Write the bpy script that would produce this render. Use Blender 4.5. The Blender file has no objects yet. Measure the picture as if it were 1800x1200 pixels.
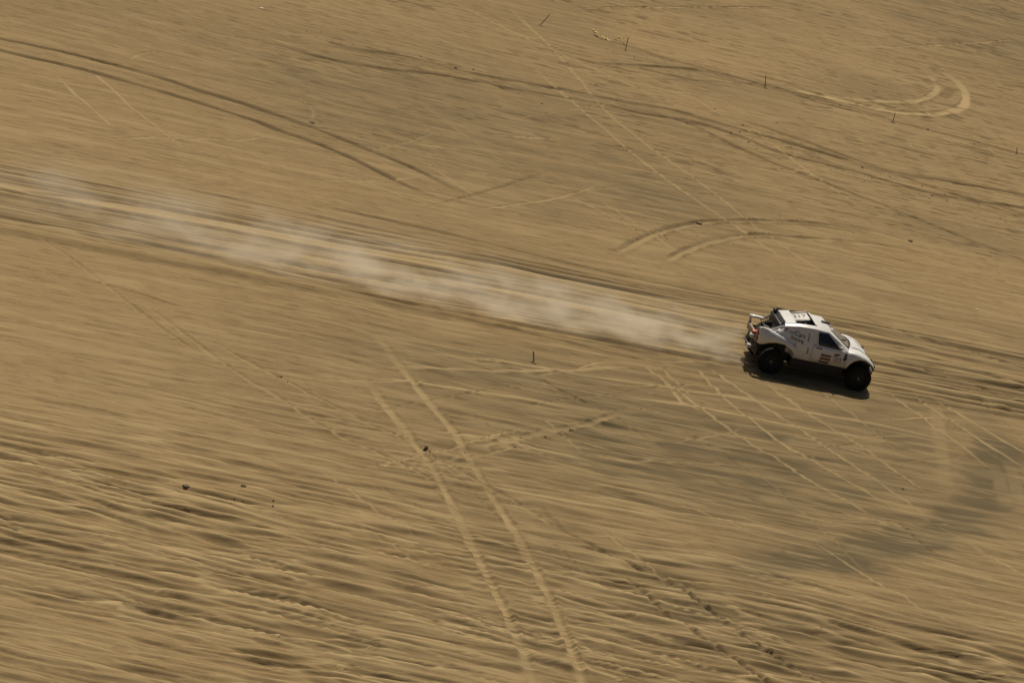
import bpy, bmesh, math, random
import numpy as np
from math import sin, cos, radians, pi, tan, atan2
from mathutils import Vector, Matrix

S = bpy.context.scene
COL = S.collection

# ------------------------------------------------------------------ camera
ROLL, TILT, FPX, CAM_H = radians(15.6), radians(17.3), 10150.0, 54.0
D0 = CAM_H / sin(TILT)
CAM = Vector((0, -D0 * cos(TILT), CAM_H))
DIR = Vector((0, cos(TILT), -sin(TILT)))
_r0, _u0 = Vector((1, 0, 0)), Vector((0, sin(TILT), cos(TILT)))
RIGHT = cos(ROLL) * _r0 + sin(ROLL) * _u0
UP = cos(ROLL) * _u0 - sin(ROLL) * _r0
cam_data = bpy.data.cameras.new('camera')
cam_data.sensor_width = 36.0
cam_data.lens = FPX * 36.0 / 1800.0
cam_data.clip_start, cam_data.clip_end = 1.0, 8000.0
cam = bpy.data.objects.new('camera', cam_data)
COL.objects.link(cam)
cam.matrix_world = Matrix((
    (RIGHT.x, UP.x, -DIR.x, CAM.x),
    (RIGHT.y, UP.y, -DIR.y, CAM.y),
    (RIGHT.z, UP.z, -DIR.z, CAM.z),
    (0, 0, 0, 1)))
S.camera = cam

# ------------------------------------------------------------------ light
SUN_EL, SUN_ROT = radians(57), radians(-8)      # rotation clockwise from +Y
SUN_DIR = Vector((sin(SUN_ROT) * cos(SUN_EL), cos(SUN_ROT) * cos(SUN_EL), sin(SUN_EL)))
world = bpy.data.worlds.new('World')
S.world = world
world.use_nodes = True
wn = world.node_tree
bg = wn.nodes['Background']
sky = wn.nodes.new('ShaderNodeTexSky')
sky.sky_type = 'NISHITA'
sky.sun_disc = False
sky.sun_elevation = SUN_EL
sky.sun_rotation = SUN_ROT
sky.dust_density = 3.0
wn.links.new(sky.outputs[0], bg.inputs[0])
bg.inputs[1].default_value = 0.05
sun_data = bpy.data.lights.new('sun', 'SUN')
sun_data.energy = 5.0
sun_data.angle = radians(0.6)
sun_data.color = (1.0, 0.93, 0.80)
sun = bpy.data.objects.new('sun', sun_data)
COL.objects.link(sun)
sun.location = (0, 60, 120)
sun.rotation_euler = SUN_DIR.to_track_quat('Z', 'Y').to_euler()
S.view_settings.view_transform = 'Standard'
S.view_settings.look = 'None'
S.view_settings.gamma = 1.0
S.view_settings.exposure = -0.57
S.view_settings.use_curve_mapping = False
S.cycles.volume_step_rate = 1.0
S.cycles.max_bounces = 8
S.cycles.volume_bounces = 6


# ------------------------------------------------------------------ helpers
def at(px, py, z=0.0):
    """ground point seen at a pixel of the photograph (1800 x 1200)"""
    v = DIR * FPX + RIGHT * (px - 900) - UP * (py - 600)
    t = (z - CAM.z) / v.z
    return CAM + v * t


def tag(o, label=None, cat=None, group=None, kind=None):
    if label: o['label'] = label
    if cat: o['category'] = cat
    if group: o['group'] = group
    if kind: o['kind'] = kind
    return o


def link(name, me, mat=None, parent=None):
    o = bpy.data.objects.new(name, me)
    COL.objects.link(o)
    if mat: me.materials.append(mat)
    if parent: o.parent = parent
    return o


def finish(me, angle=35):
    me.polygons.foreach_set('use_smooth', [True] * len(me.polygons))
    me.set_sharp_from_angle(angle=radians(angle))


def obj(name, bm, mat, parent=None, angle=35):
    bmesh.ops.recalc_face_normals(bm, faces=bm.faces[:])
    me = bpy.data.meshes.new(name)
    bm.to_mesh(me)
    bm.free()
    finish(me, angle)
    return link(name, me, mat, parent)


def solid(o, t, off=-1.0):
    m = o.modifiers.new('thickness', 'SOLIDIFY')
    m.thickness = t
    m.offset = off
    return o


def box(bm, x0, x1, y0, y1, z0, z1, bev=0.0, rot=None, at_=None):
    r = bmesh.ops.create_cube(bm, size=1.0)
    vs = r['verts']
    for v in vs:
        v.co = Vector(((x0 + x1) / 2 + v.co.x * (x1 - x0), (y0 + y1) / 2 + v.co.y * (y1 - y0),
                       (z0 + z1) / 2 + v.co.z * (z1 - z0)))
    if rot is not None:
        bmesh.ops.transform(bm, matrix=rot, verts=vs)
    if at_ is not None:
        bmesh.ops.translate(bm, vec=at_, verts=vs)
    if bev:
        es = list({e for v in vs for e in v.link_edges})
        bmesh.ops.bevel(bm, geom=es, offset=bev, segments=2, affect='EDGES', profile=0.5)


def tube(bm, pts, r, n=8, cap=True):
    pts = [Vector(p) for p in pts]
    rings = []
    for i, p in enumerate(pts):
        t = (pts[min(i + 1, len(pts) - 1)] - pts[max(i - 1, 0)]).normalized()
        a = t.orthogonal().normalized()
        if rings:
            a = (last - t * last.dot(t)).normalized()
        last = a
        b = t.cross(a)
        rr = r[i] if isinstance(r, (list, tuple)) else r
        rings.append([bm.verts.new(p + (a * cos(2 * pi * k / n) + b * sin(2 * pi * k / n)) * rr) for k in range(n)])
    for A, B in zip(rings, rings[1:]):
        for k in range(n):
            bm.faces.new((A[k], A[(k + 1) % n], B[(k + 1) % n], B[k]))
    if cap:
        bm.faces.new(rings[0][::-1])
        bm.faces.new(rings[-1])


def lathe(bm, prof, n=48, axis='Y', closed=False):
    """prof: (radius, offset along the axis)"""
    rings = []
    for k in range(n):
        a = 2 * pi * k / n
        rings.append([bm.verts.new((r * cos(a), y, r * sin(a))) for r, y in prof])
    m = len(prof)
    for k in range(n):
        A, B = rings[k], rings[(k + 1) % n]
        for i in range(m if closed else m - 1):
            j = (i + 1) % m
            bm.faces.new((A[i], A[j], B[j], B[i]))


def grid(bm, rows, loop=False):
    R = [[bm.verts.new(p) for p in row] for row in rows]
    for A, B in zip(R, R[1:]):
        n = len(A)
        for k in range(n if loop else n - 1):
            bm.faces.new((A[k], A[(k + 1) % n], B[(k + 1) % n], B[k]))
    return R


# ------------------------------------------------------------------ materials
def new_mat(name):
    m = bpy.data.materials.new(name)
    m.use_nodes = True
    nt = m.node_tree
    return m, nt, nt.nodes['Principled BSDF']


def node(nt, kind, **kw):
    n = nt.nodes.new(kind)
    for k, v in kw.items():
        setattr(n, k, v)
    return n


def noise(nt, vec, scale, detail=4, rough=0.55):
    n = node(nt, 'ShaderNodeTexNoise')
    n.inputs['Scale'].default_value = scale
    n.inputs['Detail'].default_value = detail
    n.inputs['Roughness'].default_value = rough
    if vec is not None: nt.links.new(vec, n.inputs['Vector'])
    return n.outputs['Fac']


def ramp(nt, fac, a, b, ca=(0, 0, 0, 1), cb=(1, 1, 1, 1)):
    n = node(nt, 'ShaderNodeValToRGB')
    n.color_ramp.elements[0].position, n.color_ramp.elements[1].position = a, b
    n.color_ramp.elements[0].color, n.color_ramp.elements[1].color = ca, cb
    nt.links.new(fac, n.inputs[0])
    return n.outputs[0]


def mix(nt, fac, a, b, blend='MIX'):
    n = node(nt, 'ShaderNodeMix', data_type='RGBA', blend_type=blend)
    for sock, val in ((n.inputs[0], fac), (n.inputs[6], a), (n.inputs[7], b)):
        if hasattr(val, 'is_linked'):
            nt.links.new(val, sock)
        else:
            sock.default_value = val
    return n.outputs[2]


def math_(nt, op, a, b=None):
    n = node(nt, 'ShaderNodeMath', operation=op)
    for sock, val in ((n.inputs[0], a), (n.inputs[1], b)):
        if val is None: continue
        if hasattr(val, 'is_linked'):
            nt.links.new(val, sock)
        else:
            sock.default_value = val
    return n.outputs[0]


def plain(name, col, rough=0.6, dust=0.25, metal=0.0, scale=3.0, spec=None, low=False):
    """paint / rubber / metal with uneven sand dust on it"""
    m, nt, b = new_mat(name)
    tc = node(nt, 'ShaderNodeTexCoord')
    f = ramp(nt, noise(nt, tc.outputs['Object'], scale, 6, 0.62), 0.38, 0.72)
    f = math_(nt, 'MULTIPLY', f, dust)
    if low:
        sz = node(nt, 'ShaderNodeSeparateXYZ')
        nt.links.new(tc.outputs['Object'], sz.inputs[0])
        g = node(nt, 'ShaderNodeMapRange')
        nt.links.new(sz.outputs[2], g.inputs[0])
        for i_, v_ in enumerate((0.62, 1.25, 0.55, 0.0)):
            g.inputs[i_ + 1].default_value = v_
        blot = ramp(nt, noise(nt, tc.outputs['Object'], 7.0, 6, 0.7), 0.30, 0.62)
        f = math_(nt, 'MAXIMUM', f, math_(nt, 'MULTIPLY', g.outputs[0], blot))
    c = mix(nt, f, (*col, 1), (0.30, 0.215, 0.125, 1))
    nt.links.new(c, b.inputs['Base Color'])
    rr = math_(nt, 'ADD', math_(nt, 'MULTIPLY', f, 0.5), rough)
    nt.links.new(rr, b.inputs['Roughness'])
    b.inputs['Metallic'].default_value = metal
    if spec is not None: b.inputs['Specular IOR Level'].default_value = spec
    return m


M = {}
M['paint'] = plain('white_paint', (0.80, 0.775, 0.72), 0.36, 0.26, scale=3.0, low=True)
M['paint_dull'] = plain('worn_white_paint', (0.62, 0.60, 0.56), 0.5, 0.35, scale=6)
M['black'] = plain('black_plastic', (0.014, 0.013, 0.012), 0.6, 0.05)
M['rubber'] = plain('tyre_rubber', (0.011, 0.010, 0.009), 0.85, 0.03, scale=5, spec=0.25)
M['rim'] = plain('dark_alloy', (0.022, 0.021, 0.020), 0.5, 0.05, 0.4)
M['steel'] = plain('grey_steel', (0.30, 0.29, 0.27), 0.4, 0.35, 0.7)
M['cage'] = plain('cage_tube', (0.05, 0.048, 0.045), 0.5, 0.25)
M['mount'] = plain('beige_bracket', (0.34, 0.27, 0.18), 0.6, 0.5)
M['plate'] = plain('plate_face', (0.72, 0.66, 0.58), 0.5, 0.2)
M['ink'] = plain('dark_print', (0.035, 0.033, 0.03), 0.5, 0.1)
M['ink_soft'] = plain('grey_print', (0.10, 0.095, 0.09), 0.5, 0.1)
M['red_print'] = plain('red_print', (0.36, 0.055, 0.04), 0.5, 0.2)
M['brown_print'] = plain('faded_red_print', (0.22, 0.085, 0.055), 0.5, 0.2)
M['lamp_red'] = plain('red_lamp', (0.62, 0.10, 0.06), 0.3, 0.25)
M['stake'] = plain('weathered_wood', (0.13, 0.10, 0.055), 0.8, 0.3)
M['stake_pale'] = plain('pale_wood', (0.34, 0.27, 0.17), 0.8, 0.3)
M['tape'] = plain('yellow_tape', (0.60, 0.44, 0.10), 0.45, 0.25)
M['litter'] = plain('white_litter', (0.72, 0.68, 0.60), 0.6, 0.2)
M['stone'] = plain('dark_stone', (0.12, 0.088, 0.048), 0.9, 0.5, scale=9)
M['clod'] = plain('sand_clod', (0.17, 0.118, 0.062), 0.95, 0.5, scale=4)


def glass_mat(name, col, rough, dust):
    m, nt, b = new_mat(name)
    tc = node(nt, 'ShaderNodeTexCoord')
    f = ramp(nt, noise(nt, tc.outputs['Object'], 2.5, 5), 0.3, 0.75)
    c = mix(nt, math_(nt, 'MULTIPLY', f, dust), (*col, 1), (0.40, 0.33, 0.22, 1))
    nt.links.new(c, b.inputs['Base Color'])
    b.inputs['Roughness'].default_value = rough
    return m


M['glass'] = glass_mat('side_glass', (0.012, 0.013, 0.012), 0.12, 0.12)
M['screen'] = glass_mat('dust_and_reflection_screen', (0.22, 0.18, 0.125), 0.22, 0.9)  # beige tone holds dust and the reflection in the glass

# ------------------------------------------------------------------ ground
P_A, P_B = at(1349.8, 656.5), at(1503.2, 686.5)          # where the near tyres stand
HEAD = atan2(P_B.y - P_A.y, P_B.x - P_A.x)
EU, EV = np.array([cos(HEAD), sin(HEAD)]), np.array([-sin(HEAD), cos(HEAD)])


def uv_of(px, py):
    p = at(px, py)
    q = np.array([p.x, p.y])
    return float(q @ EU), float(q @ EV)


rng = np.random.default_rng(11)
TAB = rng.random((8, 256, 256)) * 2 - 1


def vn(u, v, seed=0):
    """smooth lattice noise in -1..1"""
    T = TAB[seed % 8]
    u = u + 37.7 * seed
    v = v + 91.3 * seed
    iu, iv = np.floor(u), np.floor(v)
    fu, fv = u - iu, v - iv
    iu = iu.astype(np.int32) & 255
    iv = iv.astype(np.int32) & 255
    ju, jv = (iu + 1) & 255, (iv + 1) & 255
    fu = fu * fu * fu * (fu * (fu * 6 - 15) + 10)
    fv = fv * fv * fv * (fv * (fv * 6 - 15) + 10)
    a = T[iv, iu] + (T[iv, ju] - T[iv, iu]) * fu
    b = T[jv, iu] + (T[jv, ju] - T[jv, iu]) * fu
    return a + (b - a) * fv


def sstep(a, b, x):
    t = np.clip((x - a) / (b - a), 0, 1)
    return t * t * (3 - 2 * t)


def smooth_line(px_pts, step=0.12, raw=False):
    """pixel polyline -> dense smooth ground polyline in (u, v)"""
    P = np.array(px_pts if raw else [uv_of(*p) for p in px_pts], dtype=float)
    if len(P) == 2:
        P = np.array([P[0], (2 * P[0] + P[1]) / 3, (P[0] + 2 * P[1]) / 3, P[1]])
    Q = np.vstack([2 * P[0] - P[1], P, 2 * P[-1] - P[-2]])
    out = []
    for i in range(1, len(Q) - 2):
        p0, p1, p2, p3 = Q[i - 1:i + 3]
        n = max(2, int(np.linalg.norm(p2 - p1) / (step * 4)))
        t = np.linspace(0, 1, n, endpoint=False)[:, None]
        out.append(0.5 * (2 * p1 + (p2 - p0) * t + (2 * p0 - 5 * p1 + 4 * p2 - p3) * t ** 2 + (3 * p1 - p0 - 3 * p2 + p3) * t ** 3))
    out.append(Q[-2][None])
    return np.vstack(out)


# a sheared grid: rows follow the driving direction, their centres follow the frame
cv = [uv_of(0, 0), uv_of(1800, 0), uv_of(0, 1200), uv_of(1800, 1200)]
v_lo, v_hi = min(c[1] for c in cv) - 3.0, max(c[1] for c in cv) + 3.0
edge = []
for k in range(81):
    for q in ((k / 80 * 1800, 0), (k / 80 * 1800, 1200), (0, k / 80 * 1200), (1800, k / 80 * 1200)):
        edge.append(uv_of(*q))
edge = np.array(edge)
NV = 1680
v_in = np.linspace(v_lo, v_hi, NV)
vb = np.linspace(v_lo, v_hi, 41)
lo_b, hi_b = [], []
for k in range(41):
    s = np.abs(edge[:, 1] - vb[k]) < 3.2
    lo_b.append(edge[s, 0].min() - 1.2)
    hi_b.append(edge[s, 0].max() + 1.2)
NU = 770
ext = np.concatenate([[0.4, 1.2, 3, 7, 16, 40, 100, 260, 700, 1800]])
v_all = np.concatenate([v_lo - ext[::-1], v_in, v_hi + ext])
u_lo = np.interp(v_all, vb, lo_b)
u_hi = np.interp(v_all, vb, hi_b)
s_in = np.linspace(0, 1, NU)
UU = np.concatenate([u_lo[:, None] - ext[::-1][None], u_lo[:, None] + (u_hi - u_lo)[:, None] * s_in[None], u_hi[:, None] + ext[None]], axis=1)
VV = np.repeat(v_all[:, None], UU.shape[1], axis=1)
XX = UU * EU[0] + VV * EV[0]
YY = UU * EU[1] + VV * EV[1]

# where on the photograph each ground point lies: used only to place the regions
qx, qy, qz = XX - CAM.x, YY - CAM.y, -CAM.z
den = qx * DIR.x + qy * DIR.y + qz * DIR.z
inside = den > 20
den = np.where(inside, den, 1e9)
PX = 900 + FPX * (qx * RIGHT.x + qy * RIGHT.y + qz * RIGHT.z) / den
PY = 600 - FPX * (qx * UP.x + qy * UP.y + qz * UP.z) / den


def vline(p, q):
    """v of the ground line through two pixels, as a function of u"""
    a, b = uv_of(*p), uv_of(*q)
    return a[1] + (b[1] - a[1]) * (UU - a[0]) / (b[0] - a[0])


# regions ---------------------------------------------------------------
wob = 0.35 * vn(UU / 9, VV / 3, 1)
road_lo = vline((0, 398), (1300, 641)) + wob
road_hi = vline((0, 262), (1300, 520)) + wob * 2
road = sstep(-0.15, 0.4, VV - road_lo) * sstep(0.0, 2.4, road_hi - VV)
rip_top = vline((0, 760), (1300, 990))
rip = sstep(-1.5, 5.0, rip_top + 2.2 * vn(UU / 7, VV / 6, 2) - VV)
rip_soft = sstep(-14, 2, rip_top + 3 * vn(UU / 7, VV / 6, 4) - VV) * (1 - road)
# gentle south-west corner where the dust has settled smooth
corner = sstep(520, 120, PX + 0.55 * (1200 - PY)) * sstep(880, 1100, PY)
rip = rip * (1 - 0.6 * corner)
far = sstep(20, 50, VV)
near_edge = 1.0

BEND = 0.13 * sstep(8, 45, VV) + 0.07 * sstep(-6, -28, VV)
VS_ = VV + BEND * UU
warp_v = VS_ + 0.10 * vn(UU / 5, VV / 1.2, 3) + 0.25 * vn(UU / 11, VV / 3.5, 5)
H = 0.10 * vn(UU / 16, VV / 12, 0) + 0.05 * vn(UU / 7, VV / 4, 6)
HB = H.copy()
# long streaks in the sand along the driving direction
st1 = vn(UU / 5.5, warp_v / 0.75, 1)
st2 = vn(UU / 2.6, warp_v / 0.36, 2)
st3 = vn(UU / 1.5, VS_ / 0.21, 3)
st4 = vn(UU / 0.80, VS_ / 0.13, 4)
patchy = 0.55 + 0.40 * vn(UU / 7, VV / 3.0, 7) + 0.35 * vn(UU / 14, VV / 9, 4)
calm = 1 - 0.55 * sstep(620, 250, PX) * sstep(420, 500, PY) * sstep(830, 700, PY)
H += (0.034 * st1 + 0.034 * st2 * patchy + 0.028 * st3 * patchy + 0.016 * st4 * patchy) * (1 - 0.75 * road) * calm * (1 - 0.62 * sstep(2, 14, VV))
# road: straight ruts and ridges without breaks
lane = VV - (road_lo + road_hi) * 0.5 + 0.12 * vn(UU / 22, VV / 5, 2)
r1 = vn(UU / 40, lane / 0.52, 5)
r2 = vn(UU / 26, lane / 0.25, 6)
r3 = vn(UU / 16, lane / 0.13, 7)
r4 = vn(UU / 20, lane / 0.21, 3)
H += road * (0.022 * r1 + 0.036 * r2 + 0.062 * r3 + 0.062 * r4) * (0.75 + 0.35 * sstep(900, 300, PX))
# the berm on the near edge of the road
db = VV - road_lo - 0.06 * vn(UU / 5, VV * 0, 3)
ahead = 1 - 0.8 * sstep(1250, 1480, PX)
H += 0.11 * ahead * np.exp(-(db / 0.24) ** 2) * (0.75 + 0.25 * vn(UU / 3, VV * 0, 5))
H -= 0.05 * ahead * np.exp(-((db + 0.55) / 0.3) ** 2)
# wind ripples in the soft sand near the camera
rv = VS_ + 0.02 * UU + 0.35 * vn(UU / 4.5, VV / 2.2, 0)
w1 = vn(UU / 4.2, rv / 0.62, 4)
w2 = vn(UU / 2.7, rv / 0.34, 5)
w3 = vn(UU / 1.7, rv / 0.19, 6)
ridge = lambda n: 1 - 2 * np.sqrt(n * n + 0.006)
gust = 0.8 + 0.5 * vn(UU / 8, VV / 2.4, 1)
w4 = vn(UU / 1.3, rv / 0.13 + 0.5 * w2, 2)
w5 = vn(UU / 3.4, (rv + 0.12 * UU) / 0.30, 7)
H += 1.22 * rip * gust * (0.034 * w1 + 0.066 * ridge(w2) + 0.060 * w3 + 0.026 * w4 + 0.034 * w5)
CREST = ridge(w2) * 0.5 + w3 * 0.5 + w4 * 0.3
H += (rip_soft * (1 - rip)) * calm * gust * (0.024 * w1 + 0.040 * ridge(w2) + 0.036 * w3 + 0.014 * w4)

# thin sharp crests: the zero lines of stretched noise wander, join and split like wind-cut edges
def crest(u_len, v_len, bend, seed, wd):
    def n_at(u, v):
        q = v + bend * u
        return vn(u / u_len, q / v_len, seed) + 0.35 * vn(u / (u_len * .4), q / (v_len * .45), seed + 3)
    n_ = n_at(UU, VS_)
    gu = np.abs(n_at(UU + .12, VS_) - n_) / .12
    gv = np.abs(n_at(UU, VS_ + .05) - n_) / .05
    lengthwise = sstep(0.42, 0.16, gu / (gv + 1e-6))       # keep the lines that run with the wind
    return np.exp(-(n_ / wd) ** 2) * lengthwise * sstep(-0.25, 0.45, vn(UU / (u_len * .9), (VS_ + bend * UU) / (v_len * 3), seed + 5))


CR = crest(4.5, .75, .02, 1, .10) + crest(3.4, .60, -.07, 2, .10) + crest(3.8, .66, .10, 4, .09)
CR_W = (0.22 + 0.30 * rip_soft + 0.60 * rip) * (1 - road) * (0.45 + 0.55 * calm)
H += 0.050 * CR * CR_W
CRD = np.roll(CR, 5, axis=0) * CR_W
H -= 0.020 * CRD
pale = np.zeros_like(H)
dark = np.zeros_like(H)
grav = np.zeros_like(H)
NOISE_W = 0.7 * vn(UU / 0.7, VV / 0.6, 1) + 0.3 * vn(UU / 0.25, VV / 0.25, 3)
NOISE_W2 = vn(UU / 1.3, VV / 1.3, 2)


def track(px_pts, w, depth, berm=0.0, pale_a=0.0, dark_a=0.0, fade=None, rag=0.3, grav_a=0.0, soft=0.5, raw=False):
    """press one wheel track (or scrape) into the sand"""
    global H
    L = smooth_line(px_pts, raw=raw)
    W = w * 3.2 + 0.3
    r0 = np.searchsorted(v_all, L[:, 1].min() - W)
    r1_ = np.searchsorted(v_all, L[:, 1].max() + W)
    u, v = UU[r0:r1_], VV[r0:r1_]
    dm = np.full(u.shape, 1e6)
    tm = np.zeros(u.shape)
    n = len(L) - 1
    for i in range(n):
        a, b = L[i], L[i + 1]
        k0 = np.searchsorted(v_all[r0:r1_], min(a[1], b[1]) - W)
        k1 = np.searchsorted(v_all[r0:r1_], max(a[1], b[1]) + W)
        if k1 <= k0: continue
        us = u[k0:k1]
        mid = us[(k1 - k0) // 2]
        # columns that can be in reach
        lo = min(a[0], b[0]) - W - (us[:, 0].max() - us[:, 0].min()) - 0.1
        hi = max(a[0], b[0]) + W + (us[:, 0].max() - us[:, 0].min()) + 0.1
        c0, c1 = np.searchsorted(mid, lo), np.searchsorted(mid, hi)
        if c1 <= c0: continue
        uu, vv = us[:, c0:c1] - a[0], v[k0:k1, c0:c1] - a[1]
        ex, ey = b - a
        l2 = ex * ex + ey * ey + 1e-9
        t = np.clip((uu * ex + vv * ey) / l2, 0, 1)
        d = np.hypot(uu - t * ex, vv - t * ey)
        sub = dm[k0:k1, c0:c1]
        better = d < sub
        dm[k0:k1, c0:c1] = np.where(better, d, sub)
        tm[k0:k1, c0:c1] = np.where(better, (i + t) / n, tm[k0:k1, c0:c1])
    nw = NOISE_W[r0:r1_]
    d = dm * (1 + rag * 0.5 * nw)
    amp = 1.0
    if fade:
        amp = sstep(0, max(fade[0], 1e-3), tm) * sstep(0, max(fade[1], 1e-3), 1 - tm)
    amp = amp * (0.8 + 0.3 * NOISE_W2[r0:r1_])
    core = 1 - sstep(w * soft, w * 1.15, d)
    rim = np.exp(-((d - w * 1.35) / (w * 0.45)) ** 2) * (0.6 + 0.9 * nw)
    if w >= 0.10 and depth > 0.005:       # the wheel flattens the ripples it runs over
        press = 0.65 * np.clip(amp, 0, 1) * core * min(1.0, w / 0.15)
        H[r0:r1_] += press * (HB[r0:r1_] - H[r0:r1_])
    H[r0:r1_] += amp * 1.7 * (berm * rim - depth * core)
    pale[r0:r1_] = np.maximum(pale[r0:r1_], amp * core * pale_a)
    dark[r0:r1_] = np.maximum(dark[r0:r1_], amp * core * dark_a)
    grav[r0:r1_] = np.maximum(grav[r0:r1_], amp * np.exp(-(d / w) ** 2) * grav_a * np.clip(1.0 + 0.40 * st2[r0:r1_] + 0.30 * st3[r0:r1_], 0.45, 1.3))


# 1 dark pair of wheel tracks, upper left
for pts in ([(-20, 68), (0, 72), (100, 92), (200, 116), (280, 137), (350, 159), (425, 180), (475, 196), (540, 217), (600, 242), (675, 272), (750, 305), (800, 330), (850, 356)],
            [(-20, 88), (0, 92), (60, 106), (150, 125), (225, 145), (300, 165), (375, 187), (450, 211), (500, 230), (550, 247), (625, 280), (700, 317), (780, 354)]):
    track(pts, 0.18, 0.050, 0.010, 0, 1.0, (0.02, 0.12), 0.45)
# 2 pale pair running to the bottom edge
for pts in ([(612, 615), (640, 655), (668, 700), (705, 745), (745, 800), (775, 850), (800, 897), (825, 950), (845, 990), (868, 1035), (895, 1090), (917, 1140), (940, 1205)],
            [(595, 515), (632, 552), (665, 590), (700, 635), (735, 680), (765, 718), (795, 757), (820, 800), (845, 842), (890, 910), (910, 945), (935, 990), (965, 1050), (985, 1095), (1005, 1140), (1030, 1205)]):
    track(pts, 0.17, 0.034, 0.030, 0.62, 0, (0.22, 0.0), 0.6)
# 3 dark ruts lower centre to the bottom edge
for pts in ([(930, 860), (981, 922), (1037, 956), (1112, 997), (1169, 1020), (1225, 1061), (1266, 1084), (1311, 1121), (1382, 1162), (1450, 1205)],
            [(1040, 985), (1100, 1020), (1161, 1069), (1225, 1114), (1281, 1151), (1360, 1205)]):
    track(pts, 0.11, 0.042, 0.010, 0, 0.8, (0.3, 0.0), 0.5)
# 4 thin scratches from older runs, centre left
for pts, pl in (([(240, 528), (330, 590), (420, 655), (500, 700), (558, 742), (620, 772), (682, 802), (768, 850), (820, 885)], 0.5),
                ([(370, 600), (450, 640), (558, 697), (600, 716), (647, 742), (690, 760), (735, 785)], 0.5),
                ([(752, 791), (800, 822), (850, 851), (925, 892), (981, 930)], 0.55),
                ([(680, 745), (760, 800), (810, 830), (900, 880)], 0.25),
                ([(0, 462), (60, 475), (140, 490), (240, 516), (330, 545)], 0.0),
                ([(60, 405), (150, 470), (215, 525), (290, 580), (360, 625)], 0.25)):
    track(pts, 0.10, 0.030, 0.018, pl, 0, (0.15, 0.15), 0.8)
# 5 pale diagonal lines below and right of the car
for pts in ([(1130, 640), (1165, 662), (1200, 700), (1240, 720)],
            [(1222, 640), (1237, 660), (1300, 717), (1373, 773), (1453, 820), (1530, 866), (1600, 905)],
            [(1250, 645), (1267, 660), (1343, 710), (1417, 760), (1513, 823), (1597, 880), (1660, 925)],
            [(1340, 668), (1353, 677), (1433, 733), (1520, 787), (1577, 827), (1640, 870)],
            [(1130, 640), (1200, 687), (1270, 740), (1333, 783), (1407, 833), (1470, 870), (1560, 920)],
            [(1600, 690), (1680, 743), (1740, 783), (1810, 827)],
            [(1640, 700), (1720, 745), (1810, 800)]):
    track(pts, 0.08, 0.018, 0.020, 0.8, 0, (0.1, 0.15), 0.6)
for pts in ([(640, 640), (760, 646), (900, 648), (1040, 645), (1140, 640)],
            [(690, 615), (800, 622), (900, 632), (1000, 650), (1100, 666), (1200, 683), (1317, 700), (1433, 727), (1567, 753), (1667, 777), (1800, 800)],
            [(620, 660), (730, 672), (860, 690), (1000, 715), (1100, 740)],
            [(1080, 690), (1200, 707), (1300, 727), (1400, 750), (1500, 767), (1600, 787)],
            [(780, 845), (900, 865), (1040, 890), (1150, 908), (1260, 930), (1350, 945)],
            [(1150, 898), (1250, 915), (1330, 930), (1430, 957)],
            [(740, 760), (860, 772), (980, 800), (1080, 822)]):
    track(pts, 0.13, -0.024, 0.0, 0.75, 0, (0.2, 0.25), 0.6)
# chopped sand line: an old crossing left of centre
track([(790, 800), (850, 785), (905, 772), (960, 760), (1005, 752), (1060, 735), (1110, 718), (1180, 712)], 0.20, 0.012, 0.035, 0.45, 0.0, (0.2, 0.3), 2.0)
track([(945, 655), (970, 672), (1000, 690), (1050, 712)], 0.08, 0.04, 0.03, 0, 0.5, (0.1, 0.1), 0.8)
track([(1160, 640), (1190, 668), (1215, 690)], 0.10, 0.03, 0.02, 0.5, 0, (0.1, 0.2), 0.8)
# 6 dark gravel laid bare in a wide turn
track([(1660, 660), (1725, 720), (1760, 790), (1745, 850), (1700, 905), (1620, 945), (1530, 968), (1430, 988), (1300, 1000), (1180, 985)], 1.0, 0.02, 0.0, 0, 0, (0.30, 0.12), 0.5, 1.6)
track([(1100, 800), (1230, 830), (1330, 870), (1420, 880)], 1.5, 0.0, 0.0, 0, 0, (0.3, 0.3), 0.5, 0.40)
track([(1000, 300), (1100, 350), (1200, 400), (1150, 430)], 2.4, 0.0, 0.0, 0, 0, (0.3, 0.3), 0.5, 0.32)
track([(1100, 190), (1200, 230), (1330, 285)], 1.6, 0.0, 0.0, 0, 0, (0.3, 0.3), 0.5, 0.40)
track([(1480, 0), (1620, 40), (1720, 85), (1810, 110)], 2.2, 0.0, 0.0, 0, 0, (0.3, 0.0), 0.5, 0.65)
track([(1560, 560), (1650, 690), (1700, 720)], 1.2, 0.0, 0.0, 0, 0, (0.3, 0.3), 0.5, 0.40)
track([(1000, 180), (1130, 260), (1180, 330)], 1.2, 0.0, 0.0, 0, 0, (0.3, 0.3), 0.5, 0.25)
for pts in ([(1645, 690), (1650, 760), (1660, 830), (1665, 870)], [(1745, 810), (1760, 850), (1770, 900)], [(1770, 800), (1785, 850), (1795, 890)]):
    track(pts, 0.28, 0.0, 0.0, 0.35, 0, (0.3, 0.3), 0.6)
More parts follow.
